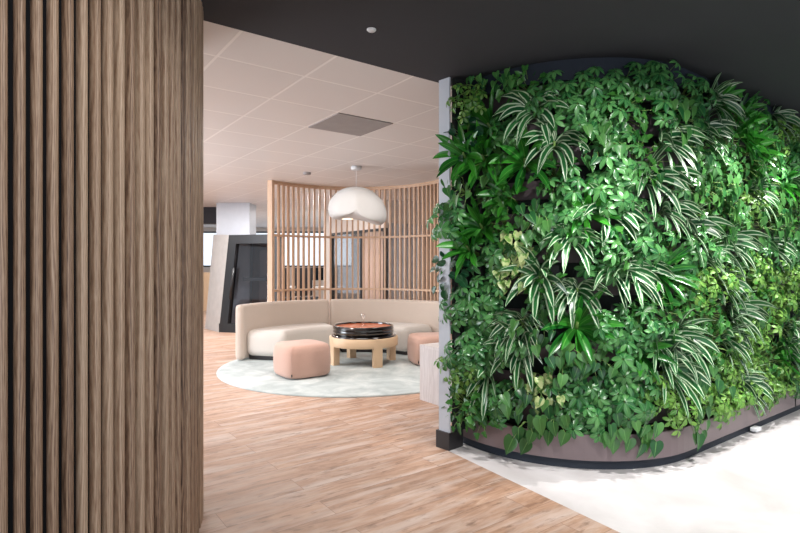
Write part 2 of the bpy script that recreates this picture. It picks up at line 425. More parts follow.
b = MB(); wband(b, [(-.012, .19), (-.17, .19)]); gchild(b, 'trough_soil', M['soil'])
b = MB(); wband(b, [(-.025, 0), (-.025, .065), (-.012, .065)]); gchild(b, 'plinth', M['plinth'])
b = MB(); wband(b, [(-.17, 2.45), (-.03, 2.45), (-.03, CEIL)], smooth=False); gchild(b, 'top_fascia', M['bulk'])
ROWS = 11; RP = .211; RZ0 = .31
for r in range(ROWS):
    z = RZ0 + r*RP
    b = MB(); wband(b, [(-.17, z-.07), (-.13, z-.07), (-.085, z+.045), (-.095, z+.045), (-.135, z-.055)], smooth=False); gchild(b, 'planter_pocket', M['pocket'])
# two drip-line loops at far right of trough
b = MB()
p, n = wpath(ARC+1.78, .012)
pp = [(p.x, p.y, .22), (p.x+n.x*.03, p.y+n.y*.03, .2), (p.x+n.x*.02, p.y+n.y*.02, .12), (p.x+D1.x*.03+n.x*.02, p.y+D1.y*.03, .07), (p.x+D1.x*.06, p.y+D1.y*.06, .12), (p.x+D1.x*.06, p.y+D1.y*.06, .22)]
b.tube(pp, .004); gchild(b, 'drip_hose', M['frame'])
# small white bracket under the trough
b = MB(); p, n = wpath(ARC+1.0, .02); b.box((p.x, p.y, .03), (.09, .05, .03), rot=A1); o = b.build('floor_outlet', M['white']); bevel(o, .006)
tag(o, 'small white plastic outlet on the pale floor against the trough', 'outlet')

# pillar (white end panel with black skirting)
pa = Vector((.262, 3.770, 0)); pb = Vector((.342, 3.685, 0)); pd = (pb-pa).normalized(); pn = Vector((-pd.y, pd.x, 0))
pc = (pa+pb)/2 + pn*.006 + pd*.008
pil = empty('end_pillar', (pc.x, pc.y, 0), math.atan2(pn.y, pn.x), 'narrow pale blue-grey full-height pillar at the left end of the green wall', 'pillar')
b = MB(); b.box((0, 0, CEIL/2), (.012, .098, CEIL)); b.build('shaft', M['pillar'], pil)
b = MB(); b.box((.055, .003, .06), (.15, .122, .12)); b.build('skirting', M['skirt'], pil)
b = MB(); b.box((.16, -.06, CEIL/2+.06), (.27, .03, CEIL-.13), rot=0); b.build('side_board', M['felt'], pil)

# ---- plants
def strip_leaf(mb, base, d0, length, width, droop, up=Vector((0, 0, 1)), nseg=9, prof=None, fold=.25, idx=0, twist=0):
    p = base.copy(); d = d0.normalized(); vs = []; uvs = []
    side0 = d.cross(Vector((0, -1, .4)))
    if side0.length < .1: side0 = Vector((1, 0, 0))
    side0.normalize()
    if twist: side0 = Matrix.Rotation(twist, 3, d) @ side0
    for i in range(nseg+1):
        s = i/nseg
        side = (side0 - d*side0.dot(d)).normalized()
        nn = side.cross(d)
        w_ = width*.5*(prof(s) if prof else math.sin(PI*min(1, (s*.93+.07)))**.7)
        vs += [p - side*w_ + nn*w_*fold, p.copy(), p + side*w_ + nn*w_*fold]
        d = (d + Vector((0, 0, -1))*droop/nseg).normalized()
        p = p + d*(length/nseg)
    fs = []; uv = []
    for i in range(nseg):
        a_ = 3*i; t0 = idx + .02+.96*i/nseg; t1 = idx + .02+.96*(i+1)/nseg
        fs.append((a_, a_+1, a_+4, a_+3)); uv.append([(0, t0), (.5, t0), (.5, t1), (0, t1)])
        fs.append((a_+1, a_+2, a_+5, a_+4)); uv.append([(.5, t0), (1, t0), (1, t1), (.5, t1)])
    mb.add(vs, fs, uv, smooth=True)
def outline_leaf(mb, base, d, nrm, length, width, shape, idx=0, bend=.25):
    """flat-ish leaf from a half outline [(s, w)] , folded on its midrib and bent back at the tip"""
    d = d.normalized(); nrm = (nrm - d*nrm.dot(d)).normalized(); side = d.cross(nrm).normalized()
    vs = []; n = len(shape)
    for s, w_ in shape:
        sm = max(s, 0)
        c = base + d*length*s - nrm*length*bend*s*s
        mid = base + d*length*(sm) - nrm*length*(bend*sm*sm)
        lift = .18*w_*width
        vs += [c - side*w_*width*.5 + nrm*lift, mid, c + side*w_*width*.5 + nrm*lift]
    fs = []; uv = []
    for i in range(n-1):
        a_ = 3*i; t0 = idx + .02 + .9*i/n; t1 = idx + .02 + .9*(i+1)/n
        fs.append((a_, a_+1, a_+4, a_+3)); uv.append([(0, t0), (.5, t0), (.5, t1), (0, t1)])
        fs.append((a_+1, a_+2, a_+5, a_+4)); uv.append([(.5, t0), (1, t0), (1, t1), (.5, t1)])
    mb.add(vs, fs, uv, smooth=True)
HEART = [(-.14, .45), (-.10, .8), (.05, 1.0), (.25, .98), (.45, .80), (.65, .52), (.82, .24), (1.0, .0)]
OVAL = [(0, .08), (.12, .45), (.3, .82), (.5, 1.0), (.7, .9), (.87, .5), (1.0, .04)]
ROUND = [(-.05, .4), (.05, .75), (.2, .95), (.45, 1.05), (.7, .95), (.88, .6), (1.0, .1)]
IVY = [(-.08, .5), (.02, .95), (.16, 1.0), (.3, .62), (.45, .72), (.6, .62), (.8, .3), (1.0, .0)]
OUT = Vector((0, -1, 0)); UP = Vector((0, 0, 1)); X = Vector((1, 0, 0))
def rvec(rng, s): return Vector((rng.uniform(-s, s), rng.uniform(-s, s), rng.uniform(-s, s)))
def plant_meshes(sp, seed):
    rng = random.Random(seed); lf = MB(); st = MB(); idx = 0
    if sp == 'D':
        for ring, (n, el, L0, L1, dr) in enumerate([(7, .8, .27, .35, 1.65), (5, 1.2, .24, .31, 1.45), (3, 1.8, .16, .22, .7)]):
            for k in range(n):
                az = 2*PI*(k+.5*ring)/n + rng.uniform(-.25, .25)
                rad = X*math.cos(az) + UP*math.sin(az)
                d = rad*1.0 + OUT*el + UP*.75 + rvec(rng, .2)
                strip_leaf(lf, OUT*.04 + rad*.012 + UP*(.02*ring), d, rng.uniform(L0, L1), rng.uniform(.045, .056), dr*rng.uniform(.8, 1.25), idx=idx,
                           prof=lambda s: (.55+.45*math.sin(PI*min(1, s*1.25+.1))) if s < .55 else max(0, 1-((s-.55)/.45)**1.8)*.98, nseg=12, fold=.22); idx += 1
        st.tube([Vector((0, .06, -.02)), OUT*.03, OUT*.07+UP*.03], [.012, .012, .007])
    elif sp == 'B':
        for ring, (n, el, L0, L1) in enumerate([(8, .5, .20, .27), (6, 1.2, .17, .23)]):
            for k in range(n):
                az = 2*PI*(k+.5*ring)/n + rng.uniform(-.2, .2)
                rad = X*math.cos(az) + UP*math.sin(az)
                d = rad + OUT*el + UP*.5 + rvec(rng, .1)
                strip_leaf(lf, OUT*.04 + rad*.01, d, rng.uniform(L0, L1), rng.uniform(.036, .048), rng.uniform(.5, 1.0), idx=idx,
                           prof=lambda s: .3+.7*math.sin(PI*min(1, s*.9)) if s < .6 else max(0, 1-((s-.6)/.4)**2), nseg=9, fold=.45); idx += 1
        st.tube([Vector((0, .06, -.02)), OUT*.03, OUT*.07+UP*.03], [.012, .012, .007])
    elif sp in 'SL':
        big = sp == 'S'
        n = 13 if big else 19; nl = 7 if big else 5; LL = .058 if big else .043
        for k in range(n):
            az = 2*PI*k*.382*1.0 + rng.uniform(-.3, .3); rr = (.125 if big else .12)*math.sqrt((k+.4)/n)*1.15
            c = X*rr*math.cos(az) + UP*rr*math.sin(az) + OUT*rng.uniform(.09, .19)*(1.1-rr*2.5)
            nd = (OUT + UP*.55 + (X*math.cos(az)+UP*math.sin(az))*.45 + rvec(rng, .25)).normalized()
            st.tube([OUT*.02+rvec(rng, .01), c*.55 + UP*-.01, c], .0018, n=4)
            t1 = nd.cross(UP).normalized(); t2 = nd.cross(t1)
            rot = rng.uniform(0, 2*PI); sc_ = rng.uniform(.8, 1.15)
            for j in range(nl):
                aa = rot + 2*PI*j/nl
                dd = t1*math.cos(aa)+t2*math.sin(aa) - nd*.22
                outline_leaf(lf, c + dd*.006, dd, nd, LL*sc_*rng.uniform(.85, 1.1), LL*sc_*(.46 if big else .55), OVAL, idx, bend=.25); idx += 1
    elif sp in 'PV':
        n = 16
        for k in range(n):
            az = 2*PI*k*.382 + rng.uniform(-.3, .3); rr = .12*math.sqrt((k+.4)/n)
            c = X*rr*math.cos(az)*1.1 + UP*(rr*math.sin(az)) + OUT*rng.uniform(.08, .19)
            nd = (OUT + UP*rng.uniform(.1, .8) + X*rng.uniform(-.5, .5)).normalized()
            dd = (-UP + X*rng.uniform(-.7, .7) + OUT*.25)
            st.tube([OUT*.02, c*.6+UP*.03, c], .0022, n=4)
            s_ = rng.uniform(.048, .082)
            outline_leaf(lf, c, dd, nd, s_, s_*.82, HEART, idx, bend=.15); idx += 1
    elif sp == 'H':      # trailing philodendron hanging below its pocket
        for k in range(10):
            zz = .10 - .020*k + rng.uniform(-.02, .02)
            c = X*rng.uniform(-.10, .10) + UP*zz + OUT*(.17+rng.uniform(-.03, .05))
            nd = (OUT + UP*rng.uniform(.0, .5) + X*rng.uniform(-.4, .4)).normalized()
            dd = (-UP + X*rng.uniform(-.45, .45) + OUT*.1)
            st.tube([OUT*.03, OUT*.13+UP*.03+X*c.x*.3, c], .0022, n=4)
            s_ = rng.uniform(.08, .115)
            outline_leaf(lf, c, dd, nd, s_, s_*.78, HEART, idx, bend=.12); idx += 1
    elif sp in 'RI':
        n = 24 if sp == 'R' else 42
        for k in range(n):
            az = 2*PI*k*.382 + rng.uniform(-.3, .3); rr = .135*math.sqrt((k+.4)/n)
            c = X*rr*math.cos(az) + UP*rr*math.sin(az) + OUT*rng.uniform(.04, .14)
            nd = (OUT + UP*rng.uniform(.2, .9) + X*rng.uniform(-.5, .5)).normalized()
            dd = (X*math.cos(az)+UP*(math.sin(az)-.5) + rvec(rng, .3))
            st.tube([OUT*.0, c*.6, c], .0016, n=4)
            s_ = rng.uniform(.05, .068) if sp == 'R' else rng.uniform(.038, .056)
            outline_leaf(lf, c, dd, nd, s_, s_*.92, ROUND if sp == 'R' else IVY, idx, bend=.15); idx += 1
    mk = 'P' if sp == 'H' else sp
    return lf.mesh('foliage', G[mk], None), st.mesh('stem', STEM, None)
VAR = {sp: [plant_meshes(sp, 100*i+ord(sp)) for i in range(4)] for sp in 'DBSLPVHRI'}
NAME = {'D': 'striped_dracaena', 'B': 'strap_leaf_plant', 'S': 'umbrella_plant', 'L': 'lime_leaf_creeper', 'P': 'heart_leaf_philodendron', 'V': 'variegated_pothos', 'H': 'trailing_philodendron', 'R': 'round_leaf_creeper', 'I': 'small_leaf_ivy'}
DESC = {'D': 'white-striped dracaena', 'B': 'broad bright-green strap-leaf plant', 'S': 'mid-green umbrella plant', 'L': 'lime-green small-leaf plant', 'P': 'heart-leaf philodendron', 'V': 'cream-mottled pothos', 'H': 'trailing heart-leaf philodendron', 'R': 'dark round-leaf creeper', 'I': 'small-leaf green ivy'}
MARK = dict(
 D=[(532,114),(551,146),(608,213),(715,101),(664,143),(702,136),(648,181),(667,213),(776,117),(753,194),(792,188),(570,241),(541,280),(577,292),(615,276),(522,327),(519,353),(690,232),(623,276),(728,241),(766,245),(706,260),(735,316),(661,347),(677,337),(788,334),(481,377),(737,383),(667,367),(782,345)],
 B=[(487,127),(522,165),(465,162),(506,200),(741,133),(753,152),(478,229),(468,251),(577,337),(661,270)],
 S=[(506,130),(573,108),(613,114),(570,197),(615,168),(449,222),(629,85),(660,85),(690,95),(658,108),(590,90),(725,175),(620,168),(623,194),(788,168),(452,225),(497,254),(567,219),(487,296),(462,308),(478,347),(612,331),(623,222),(645,241),(642,327),(629,356),(788,251),(568,401),(589,413),(499,395),(475,353),(610,392),(629,402),(550,95)],
 L=[(471,111),(776,143),(744,210),(715,280),(753,267),(782,296),(737,356),(445,368),(677,402),(722,364),(753,371),(655,390),(782,374),(700,395),(760,330),(790,275),(725,400),(730,285)],
 P=[(497,162),(506,82),(610,146),(589,156),(541,219),(459,194),(706,191),(722,207),(770,220),(541,222),(538,254),(564,356),(538,337),(779,321),(535,395),(592,368),(706,383),(480,90)],
 V=[(519,248),(547,388),(515,270)],
 H=[(532,425),(555,420),(613,430),(640,432),(685,425)],
 R=[(444,160),(445,195),(446,340),(447,140),(447,260)],
 I=[(500,225),(450,290),(455,100),(690,300),(700,210),(640,160),(560,170),(600,180),(600,110),(690,350),(480,410),(465,400),(790,220),(640,300),(470,270),(545,310)])
def proj(s, z, off=-.02):
    p, n = wpath(s, off); return 400+F*p.x/p.y, 266.5-F*(z-CAM)/p.y
COLP = .187; cells = []
ncol = int((ARC+2.28)/COLP)
for r in range(ROWS):
    for c in range(ncol):
        s = .09 + (c + (.5 if r % 2 else 0))*COLP; z = RZ0 + r*RP
        px, py = proj(s, z); 
        if px > 835 or px < 459: continue
        cells.append(dict(r=r, s=s, z=z, px=px, py=py, sp=None))
allm = [(sp, q) for sp in 'DBVHSPRLI' for q in MARK[sp]]
for sp, q in allm:
    best = min((c for c in cells if c['sp'] is None and (sp != 'H' or c['r'] == 0)), key=lambda c: (c['px']-q[0])**2+(c['py']-q[1])**2)
    dd = math.hypot(best['px']-q[0], best['py']-q[1])
    if dd > 34: continue
    best['sp'] = sp; best['hit'] = 1
    # slide toward the marker along the pocket
    bs = min((best['s']+k*.01 for k in range(-8, 9)), key=lambda s: abs(proj(s, best['z'])[0]-q[0]))
    best['s'] = max(.06, best['s'] + .85*(bs-best['s']))
    dz = max(-.06, min(.06, (best['py']-q[1])/F*3.6)); best['z'] += dz
rng = random.Random(5)
for c in cells:
    if c['sp'] is None:
        near = sorted(allm, key=lambda m: (c['px']-m[1][0])**2+(c['py']-m[1][1])**2)[0][0]
        c['sp'] = {'D': rng.choice('IIPSSB'), 'B': rng.choice('BIP'), 'V': 'P', 'H': 'S', 'S': rng.choice('SSSIPP'), 'L': rng.choice('LLLISD')}.get(near, near)
        c['s'] += rng.uniform(-.03, .03); c['z'] += rng.uniform(-.03, .03)
ORD = ['first', 'second', 'third', 'fourth', 'fifth', 'sixth', 'seventh', 'eighth', 'ninth', 'tenth', 'eleventh', 'twelfth', 'thirteenth', 'fourteenth', 'fifteenth']
for r in range(ROWS):
    row = sorted([c for c in cells if c['r'] == r], key=lambda c: c['s'])
    cnt = {}
    tot = {}
    for c in row: tot[c['sp']] = tot.get(c['sp'], 0)+1
    rn = 'bottom row' if r == 0 else 'top row' if r == ROWS-1 else (ORD[r]+' row up' if r < 6 else ORD[ROWS-1-r]+' row down')
    for c in row:
        sp = c['sp']; k = cnt.get(sp, 0); cnt[sp] = k+1
        if tot[sp] == 1: lab = 'the only %s in the %s of the green wall' % (DESC[sp], rn)
        else: lab = '%s %s from the pillar, %s of green wall' % (ORD[k], DESC[sp], rn)
        f_, s_ = VAR[sp][rng.randrange(4)]
        p, n = wpath(c['s'], -.10 + .08*max(0, 1-c['s']/.45))
        o = bpy.data.objects.new(NAME[sp], None); C.objects.link(o); o.empty_display_size = .05
        edge = max(0, min(1, (488-c['px'])/25))
        o.location = (p.x-.04*edge, p.y-.13*edge, c['z']); ang = math.atan2(n.y, n.x) + PI/2 + .45*edge
        sc_ = rng.uniform(1.0, 1.22) * {'D': .9, 'H': .9, 'V': .9}.get(sp, 1.0)
        if r == ROWS-1: sc_ *= .88
        o.rotation_euler = (rng.uniform(-.08, .08), rng.uniform(-.15, .15), ang + rng.uniform(-.15, .15)); o.scale = (sc_, sc_, sc_)
        tag(o, lab, 'plant', DESC[sp]+'s growing in the green wall')
        a_ = bpy.data.objects.new('foliage', f_); C.objects.link(a_); a_.parent = o
        a_ = bpy.data.objects.new('stem', s_); C.objects.link(a_); a_.parent = o

# ------------------------------------------------------------------ lounge
SC = Vector((-.6, 6.82, 0))
b = MB(); b.lathe([(0, .002), (0.0, .014), (1.66, .014), (1.69, .008), (1.69, .001)], n=96)
o = b.build('round_rug', M['rug'], loc=(-.57, 6.85, 0)); tag(o, 'large round mottled grey-green rug on the timber floor under the seating', 'rug')
RUGZ = .015
def rounded_sweep(mb, a0, a1, prof, n=40, endr=.07):
    """closed profile [(r,z)] swept about the origin, ends puffed with shrinking copies"""
    m = len(prof); cr = sum(p[0] for p in prof)/m; cz = sum(p[1] for p in prof)/m
    rings = []
    for i in range(5):
        q = i/4*PI/2; rings.append((a0 + endr/cr*(1-math.sin(q)) if True else a0, q))
    seq = [(a0 + (endr/cr)*(1-math.cos(PI/2*(1-i/4)))*0 + (endr/cr)*(1-math.sin(PI/2*i/4)), i/4) for i in range(5)][::1]
    seq = []
    for i in range(6):
        t_ = i/5; seq.append((a0 + (endr/cr)*(1-math.cos(PI/2*t_))*1.0, t_)) if False else None
    ang = []
    for i in range(6):                       # start cap : from flat face outward
        t_ = i/5*PI/2; ang.append((a0 + endr/cr*(1-math.sin(t_)), 1-math.cos(t_)))
    ang = [(a0 + endr/cr*(1-math.sin(i/5*PI/2)), endr*(1-math.cos(i/5*PI/2))) for i in range(6)]
    ang = [(a0 + endr/cr*(1-math.sin((1-i/5)*PI/2+0)), endr*(1-math.cos((1-i/5)*PI/2))) for i in range(6)]
    # ang[i] : shrink goes endr -> 0 while angle goes a0 -> a0+endr/cr
    mid_ = [(a0+endr/cr + (a1-a0-2*endr/cr)*j/n, 0) for j in range(1, n)]
    end = [(a1-(x-a0), s_) for x, s_ in ang][::-1]
    seqs = ang + mid_ + end
    vs = []
    rmin = min(p[0] for p in prof); rmax = max(p[0] for p in prof); zmin = min(p[1] for p in prof); zmax = max(p[1] for p in prof)
    for a_, sh in seqs:
        fr_ = 1-2*sh/(rmax-rmin); fz = 1-2*sh/(zmax-zmin)
        for r_, z_ in prof:
            rr = cr+(r_-cr)*fr_; zz = cz+(z_-cz)*fz
            vs.append((rr*math.cos(a_), rr*math.sin(a_), zz))
    k = len(seqs)
    fs = [(i*m+j, (i+1)*m+j, (i+1)*m+(j+1) % m, i*m+(j+1) % m) for i in range(k-1) for j in range(m)]
    fs += [tuple(range(m)), tuple(range((k-1)*m, k*m))]
    mb.add(vs, fs, smooth=True)
def rrect(r0, r1, z0, z1, rad, n=5):
    out = []
    for cx, cz, q in ((r1-rad, z1-rad, 0), (r0+rad, z1-rad, 1), (r0+rad, z0+rad, 2), (r1-rad, z0+rad, 3)):
        for i in range(n+1):
            t_ = (q + i/n)*PI/2; out.append((cx+rad*math.cos(t_), cz+rad*math.sin(t_)))
    return out
def sofa(name, a0, a1, s0, s1, label, gap=0):
    t = empty(name, SC + Vector((0, 0, RUGZ)), 0, label, 'sofa', 'curved sofa modules')
    b = MB(); rounded_sweep(b, a0, a1, rrect(1.50, 1.62, .01, .745, .05), endr=.05); b.build('backrest', M['sofa'], t, weld=True)
    b = MB(); rounded_sweep(b, s0, s1, rrect(.93, 1.52, .05, .40, .07), endr=.10); b.build('seat', M['seat'], t, weld=True)
    b = MB(); rounded_sweep(b, s0+.06, s1-.06, rrect(1.0, 1.5, 0, .09, .01), endr=.01); b.build('base', M['dark'], t, weld=True)
    return t
R_ = math.radians
sofa('curved_sofa', R_(109), R_(171), R_(109.2), R_(168), 'left half of the beige curved sofa, running from the pod side to the seam')
sofa('curved_sofa', R_(36), R_(108.4), R_(43), R_(108), 'right half of the beige curved sofa, behind the black tray table')

def pouf(c, rz, size, h, label):
    me = bpy.data.meshes.new('pouf'); bm = bmesh.new()
    bmesh.ops.create_grid(bm, x_segments=1, y_segments=1, size=.5); bm.free()
    b = MB(); n = 48; prof = []
    levels = [(.0, .90), (.015, .95), (.05, .985), (h*.45, 1.0), (h*.75, .985), (h*.88, .955), (h*.95, .90), (h*.985, .80), (h, .6), (h+.004, .3), (h+.006, .0)]
    vs = []
    for z, k in levels:
        for i in range(n):
            a_ = 2*PI*i/n; c_, s_ = math.cos(a_), math.sin(a_); e = 4.2
            rr = (abs(c_)**e + abs(s_)**e)**(-1/e)*size/2*k
            vs.append((rr*c_, rr*s_, z))
    fs = [(j*n+i, j*n+(i+1) % n, (j+1)*n+(i+1) % n, (j+1)*n+i) for j in range(len(levels)-1) for i in range(n)] + [tuple(range(n))[::-1]]
    b.add(vs, fs, smooth=True)
    t = empty('pouf', c, rz, label, 'pouf', 'pink poufs')
    o = b.build('upholstery', M['pink'], t, loc=(0, 0, .012), weld=True)
    b = MB(); b.lathe([(0, 0), (size*.40, 0), (size*.40, .02), (0, .02)], n=24); b.build('base', M['dark'], t)
    # seams along the four corners
    sm = MB()
    for q in range(4):
        a_ = PI/4+q*PI/2; pts_ = []
        for z, k in levels[1:8]:
            rr = (abs(math.cos(a_))**4.2*2)**(-1/4.2)*size/2*k+.0005; pts_.append((rr*math.cos(a_), rr*math.sin(a_), z+.012))
        sm.tube(pts_, .0022, n=5)
    sm.build('seam', M['pink'], o, loc=(0, 0, -.012))
    tg = MB(); rr = (abs(math.cos(PI/4))**4.2*2)**(-1/4.2)*size/2*.985
    tg.box((-rr*.7071, -rr*.7071-.004, .05), (.012, .006, .03)); tg.build('care_tag', M['dark'], o, loc=(0, 0, -.012))
    return t
pouf((-1.14, 6.20, RUGZ), A1, .57, .365, 'dusty pink square pouf on the rug in front of the left sofa half')
pouf((.40, 6.98, RUGZ), .25, .56, .36, 'dusty pink pouf partly hidden by the pale wood cabinet and the leaves')

# table
TC = (-.475, 7.0, RUGZ)
t = empty('round_coffee_table', TC, 0, 'round pale oak table with four block legs under the black tray', 'table')
b = MB(); b.lathe([(.37, .235), (.445, .235), (.447, .24), (.447, .345), (.443, .35), (.37, .35), (.37, .235)], n=64); b.build('apron', M['oak'], t)
b = MB(); b.lathe([(0, .33), (.40, .33), (.425, .35), (.425, .362), (.41, .372), (0, .372)], n=64); b.build('tabletop', M['lacquer'], t)
for q in (208, 298, 28, 118):
    a_ = R_(q); b = MB(); lg = [];
    for i in range(5):
        th = a_ + (-.13+.065*i); lg.append((.447*math.cos(th), .447*math.sin(th)))
    for i in range(5):
        th = a_ + (.13-.065*i); lg.append((.36*math.cos(th), .36*math.sin(th)))
    b.prism(lg, 0, .34)
    o = b.build('leg', M['oak'], t)
# tray
TZ = RUGZ+.373
t = empty('round_tray', (TC[0]-.005, TC[1], TZ), 0, 'large round black lacquer tray with red-brown inside on the oak table', 'tray')
b = MB(); b.lathe([(0, 0), (.385, 0), (.395, .01), (.395, .035), (.400, .040), (.400, .048), (.395, .053), (.395, .075), (.400, .08), (.400, .088), (.395, .093), (.395, .115), (.388, .120), (.372, .120), (.368, .110), (.368, .084)], n=72); b.build('rim', M['lacquer'], t)
b = MB(); b.lathe([(0, .100), (.369, .100)], n=72); b.build('tray_floor', M['copper'], t)
# glass object in the tray
b = MB(); b.lathe([(0, 0), (.045, 0), (.05, .01), (.035, .035), (.015, .06), (.012, .11), (.02, .125), (.03, .135), (.03, .16), (.02, .175), (0, .178)], n=20)
o = b.build('glass_ornament', M['glass'], loc=(TC[0]-.01, TC[1]-.02, TZ+.087)); tag(o, 'small silvery glass ornament standing in the middle of the black tray', 'ornament')

# pendant
t = empty('pendant_lamp', (-.545, 7.0, CEIL), 0, 'large white bean-shaped pendant lamp hanging over the round table', 'lamp')
OL = [(330, 207.6), (331.8, 201), (337.5, 194), (346, 189.3), (356, 187.7), (367, 189.3), (376.5, 195), (383.7, 203), (386.6, 214), (385.3, 221), (380.5, 224.6), (375, 223.6), (367, 220.8), (357.4, 218.6), (347.8, 218), (338.3, 219.6), (332.7, 217.5), (330.4, 213)]
k7 = 7.0/F
ol = [((x-359)*k7, (209-y)*k7) for x, y in OL]
b = MB(); vs = []; ny = 13; m = len(ol); ol = [(x*1.05, z*1.06) for x, z in ol]
for j in range(ny):
    q = -1+2*j/(ny-1); sc_ = max(.02, (1-abs(q)**2.3)**.5); y = q*.32
    for x, z in ol: vs.append((x*sc_, y, (z+.03)*(.35+.65*sc_) - .03))
fs = [(j*m+i, j*m+(i+1) % m, (j+1)*m+(i+1) % m, (j+1)*m+i) for j in range(ny-1) for i in range(m)] + [tuple(range(m)), tuple(range((ny-1)*m, ny*m))]
b.add(vs, fs, smooth=True)
zc = CAM + (266.5-209)*k7 - CEIL
o = b.build('lamp_shade', M['shade'], t, loc=(0, 0, zc), weld=True); md = o.modifiers.new('s', 'SUBSURF'); md.levels = md.render_levels = 2
b = MB(); b.tube([(-.03, 0, zc+.22), (-.03, 0, -.04)], .003); b.build('cord', M['white'], t)
b = MB(); b.lathe([(0, 0), (.07, 0), (.07, -.04), (.06, -.045), (0, -.045)], c=(-.03, 0, 0), n=24); b.build('canopy', M['white'], t)
b = MB(); b.lathe([(0, 0), (.09, -.005), (.1, -.015), (.08, -.03), (0, -.035)], c=(-.15, 0, zc-.105), n=24); b.build('diffuser', M['lampm'], t)

# ceiling fittings
vc = (Vector((341/1, 0, 0)))
def cpt(px, py):
    Z = F*(CEIL-CAM)/(266.5-py); return Vector(((px-400)/F*Z, Z, CEIL))
def fpt(px, py, z=0):
    Z = F*(CAM-z)/(py-266.5); return Vector(((px-400)/F*Z, Z, z))
v = MB(); v.box((0, 0, -.004), (.57, .57, .008)); o = v.build('ceiling_vent', M['vent'])
P = Vector((-.657, 3.677, 0)); cc = cpt(355, 124.5)
i1 = math.floor((cc-P).dot(D1)/.6)+.5; i2 = math.floor((cc-P).dot(D2)/.6)+.5
q = P + D1*.6*i1 + D2*.6*i2; o.location = (q.x, q.y, CEIL); o.rotation_euler = (0, 0, A1)
tag(o, 'square grey perforated vent tile set in the pale tiled ceiling', 'vent')
q = cpt(371.5, 29.5); b = MB(); b.lathe([(0, -.010), (.021, -.010), (.026, -.004), (.026, 0)], n=28); o = b.build('smoke_detector', M['white'], loc=q); tag(o, 'small round white detector on the black ceiling', 'detector')
q = cpt(307, 172.5); b = MB(); b.lathe([(0, -.03), (.05, -.03), (.055, -.025), (.055, 0)], n=24); o = b.build('ceiling_spot', M['vent'], loc=q); tag(o, 'small grey round fitting on the tiled ceiling left of the pendant cord', 'light fitting')

# slatted curved screen
t = empty('curved_slat_screen', (-.7, 7.30, 0), 0, 'curved oak batten screen standing behind the sofa from floor to ceiling', 'screen')
RS = 1.50; sa0 = math.atan2(.62, 1.29); sa1 = math.atan2(.82, -1.25)
def sband(mb, z0, z1, r0, r1, n=40):
    vs = []
    for i in range(n+1):
        a_ = sa0+(sa1-sa0)*i/n
        for r_, z_ in ((r0, z0), (r1, z0), (r1, z1), (r0, z1)): vs.append((r_*math.cos(a_), r_*math.sin(a_), z_))
    fs = [(4*i+j, 4*(i+1)+j, 4*(i+1)+(j+1) % 4, 4*i+(j+1) % 4) for i in range(n) for j in range(4)] + [(0, 1, 2, 3), (4*n, 4*n+1, 4*n+2, 4*n+3)]
    uv = [[(z0+.3, i*.1), (z0+.3, i*.1+.1), (z0+.33, i*.1+.1), (z0+.33, i*.1)] for i in range(n) for j in range(4)] + [[(0, 0)]*4]*2
    mb.add(vs, fs, uv)
for z0, z1 in ((CEIL-.05, CEIL-.001), (1.735, 1.765), (.885, .915), (0, .05)):
    b = MB(); sband(b, z0, z1, RS-.03, RS+.03); b.build('rail', M['batten'], t)
nb = 35
for i in range(nb):
    a_ = sa0 + (sa1-sa0)*(i+.5)/nb
    if i == nb-1: continue
    b = MB(); b.box((RS*math.cos(a_), RS*math.sin(a_), CEIL/2), (.045, .027, CEIL-.1), rot=a_); b.build('batten', M['batten'], t)
a_ = sa1+.01; b = MB(); b.box((RS*math.cos(a_), RS*math.sin(a_), CEIL/2), (.10, .05, CEIL-.002), rot=a_); b.build('end_post', M['batten'], t)

# pale wood cabinet beside the pillar
A = Vector((.189, 5.09, 0)); c = A - D2*.27 + D1*.55
t = empty('low_cabinet', (c.x, c.y, 0), A1, 'low whitened wood cabinet just left of the pillar, half hidden by leaves', 'cabinet')
b = MB(); b.box((0, 0, .25), (1.10, .54, .50)); b.build('body', M['greywood'], t)
b = MB(); b.box((0, 0, .513), (1.10, .54, .026)); b.build('top', M['greywood'], t)

# ------------------------------------------------------------------ beyond : meeting room, office, pod
C0 = Vector((-.276, 10.5, 0))
def wallseg(mb, o_, d, t0, t1, z0, z1, th=.1):
    m_ = o_ + d*((t0+t1)/2); mb.box((m_.x, m_.y, (z0+z1)/2), (t1-t0, th, z1-z0), rot=math.atan2(d.y, d.x))
HD = 2.03
b = MB(); wallseg(b, C0, D2, 0, 2.5, HD, CEIL); wallseg(b, C0, D2, 2.2, 2.5, 0, HD); wallseg(b, C0, D1, 0.05, 4, HD+.1, CEIL); struct('wall_meeting_room', b, M['wallb'])
t = empty('door_1', C0, 0); tag(t, kind='structure')
b = MB()
for t0, t1, z0, z1 in ((0, 2.2, HD-.05, HD), (.84, .9, 0, HD), (2.15, 2.2, 0, HD), (0, .05, 0, HD), (.9, 2.15, 0, .06)):
    wallseg(b, Vector((0, 0, 0)), D2, t0, t1, z0, z1, .08)
b.build('door_frame', M['frame'], t)
b = MB(); wallseg(b, Vector((0, 0, 0)), D2, .9, 2.15, .06, HD-.05, .012); b.build('glass_pane', M['glass'], t)
def curtain(mb, o_, d, t0, t1, z0, z1, amp=.018, lam=.16):
    n = int((t1-t0)/lam*8); nn = Vector((-d.y, d.x, 0)); vs = []
    for i in range(n+1):
        s = t0+(t1-t0)*i/n; p = o_ + d*s + nn*amp*math.sin(2*PI*s/lam)
        vs += [(p.x, p.y, z0), (p.x, p.y, z1)]
    mb.add(vs, [(2*i, 2*i+2, 2*i+3, 2*i+1) for i in range(n)], smooth=True)
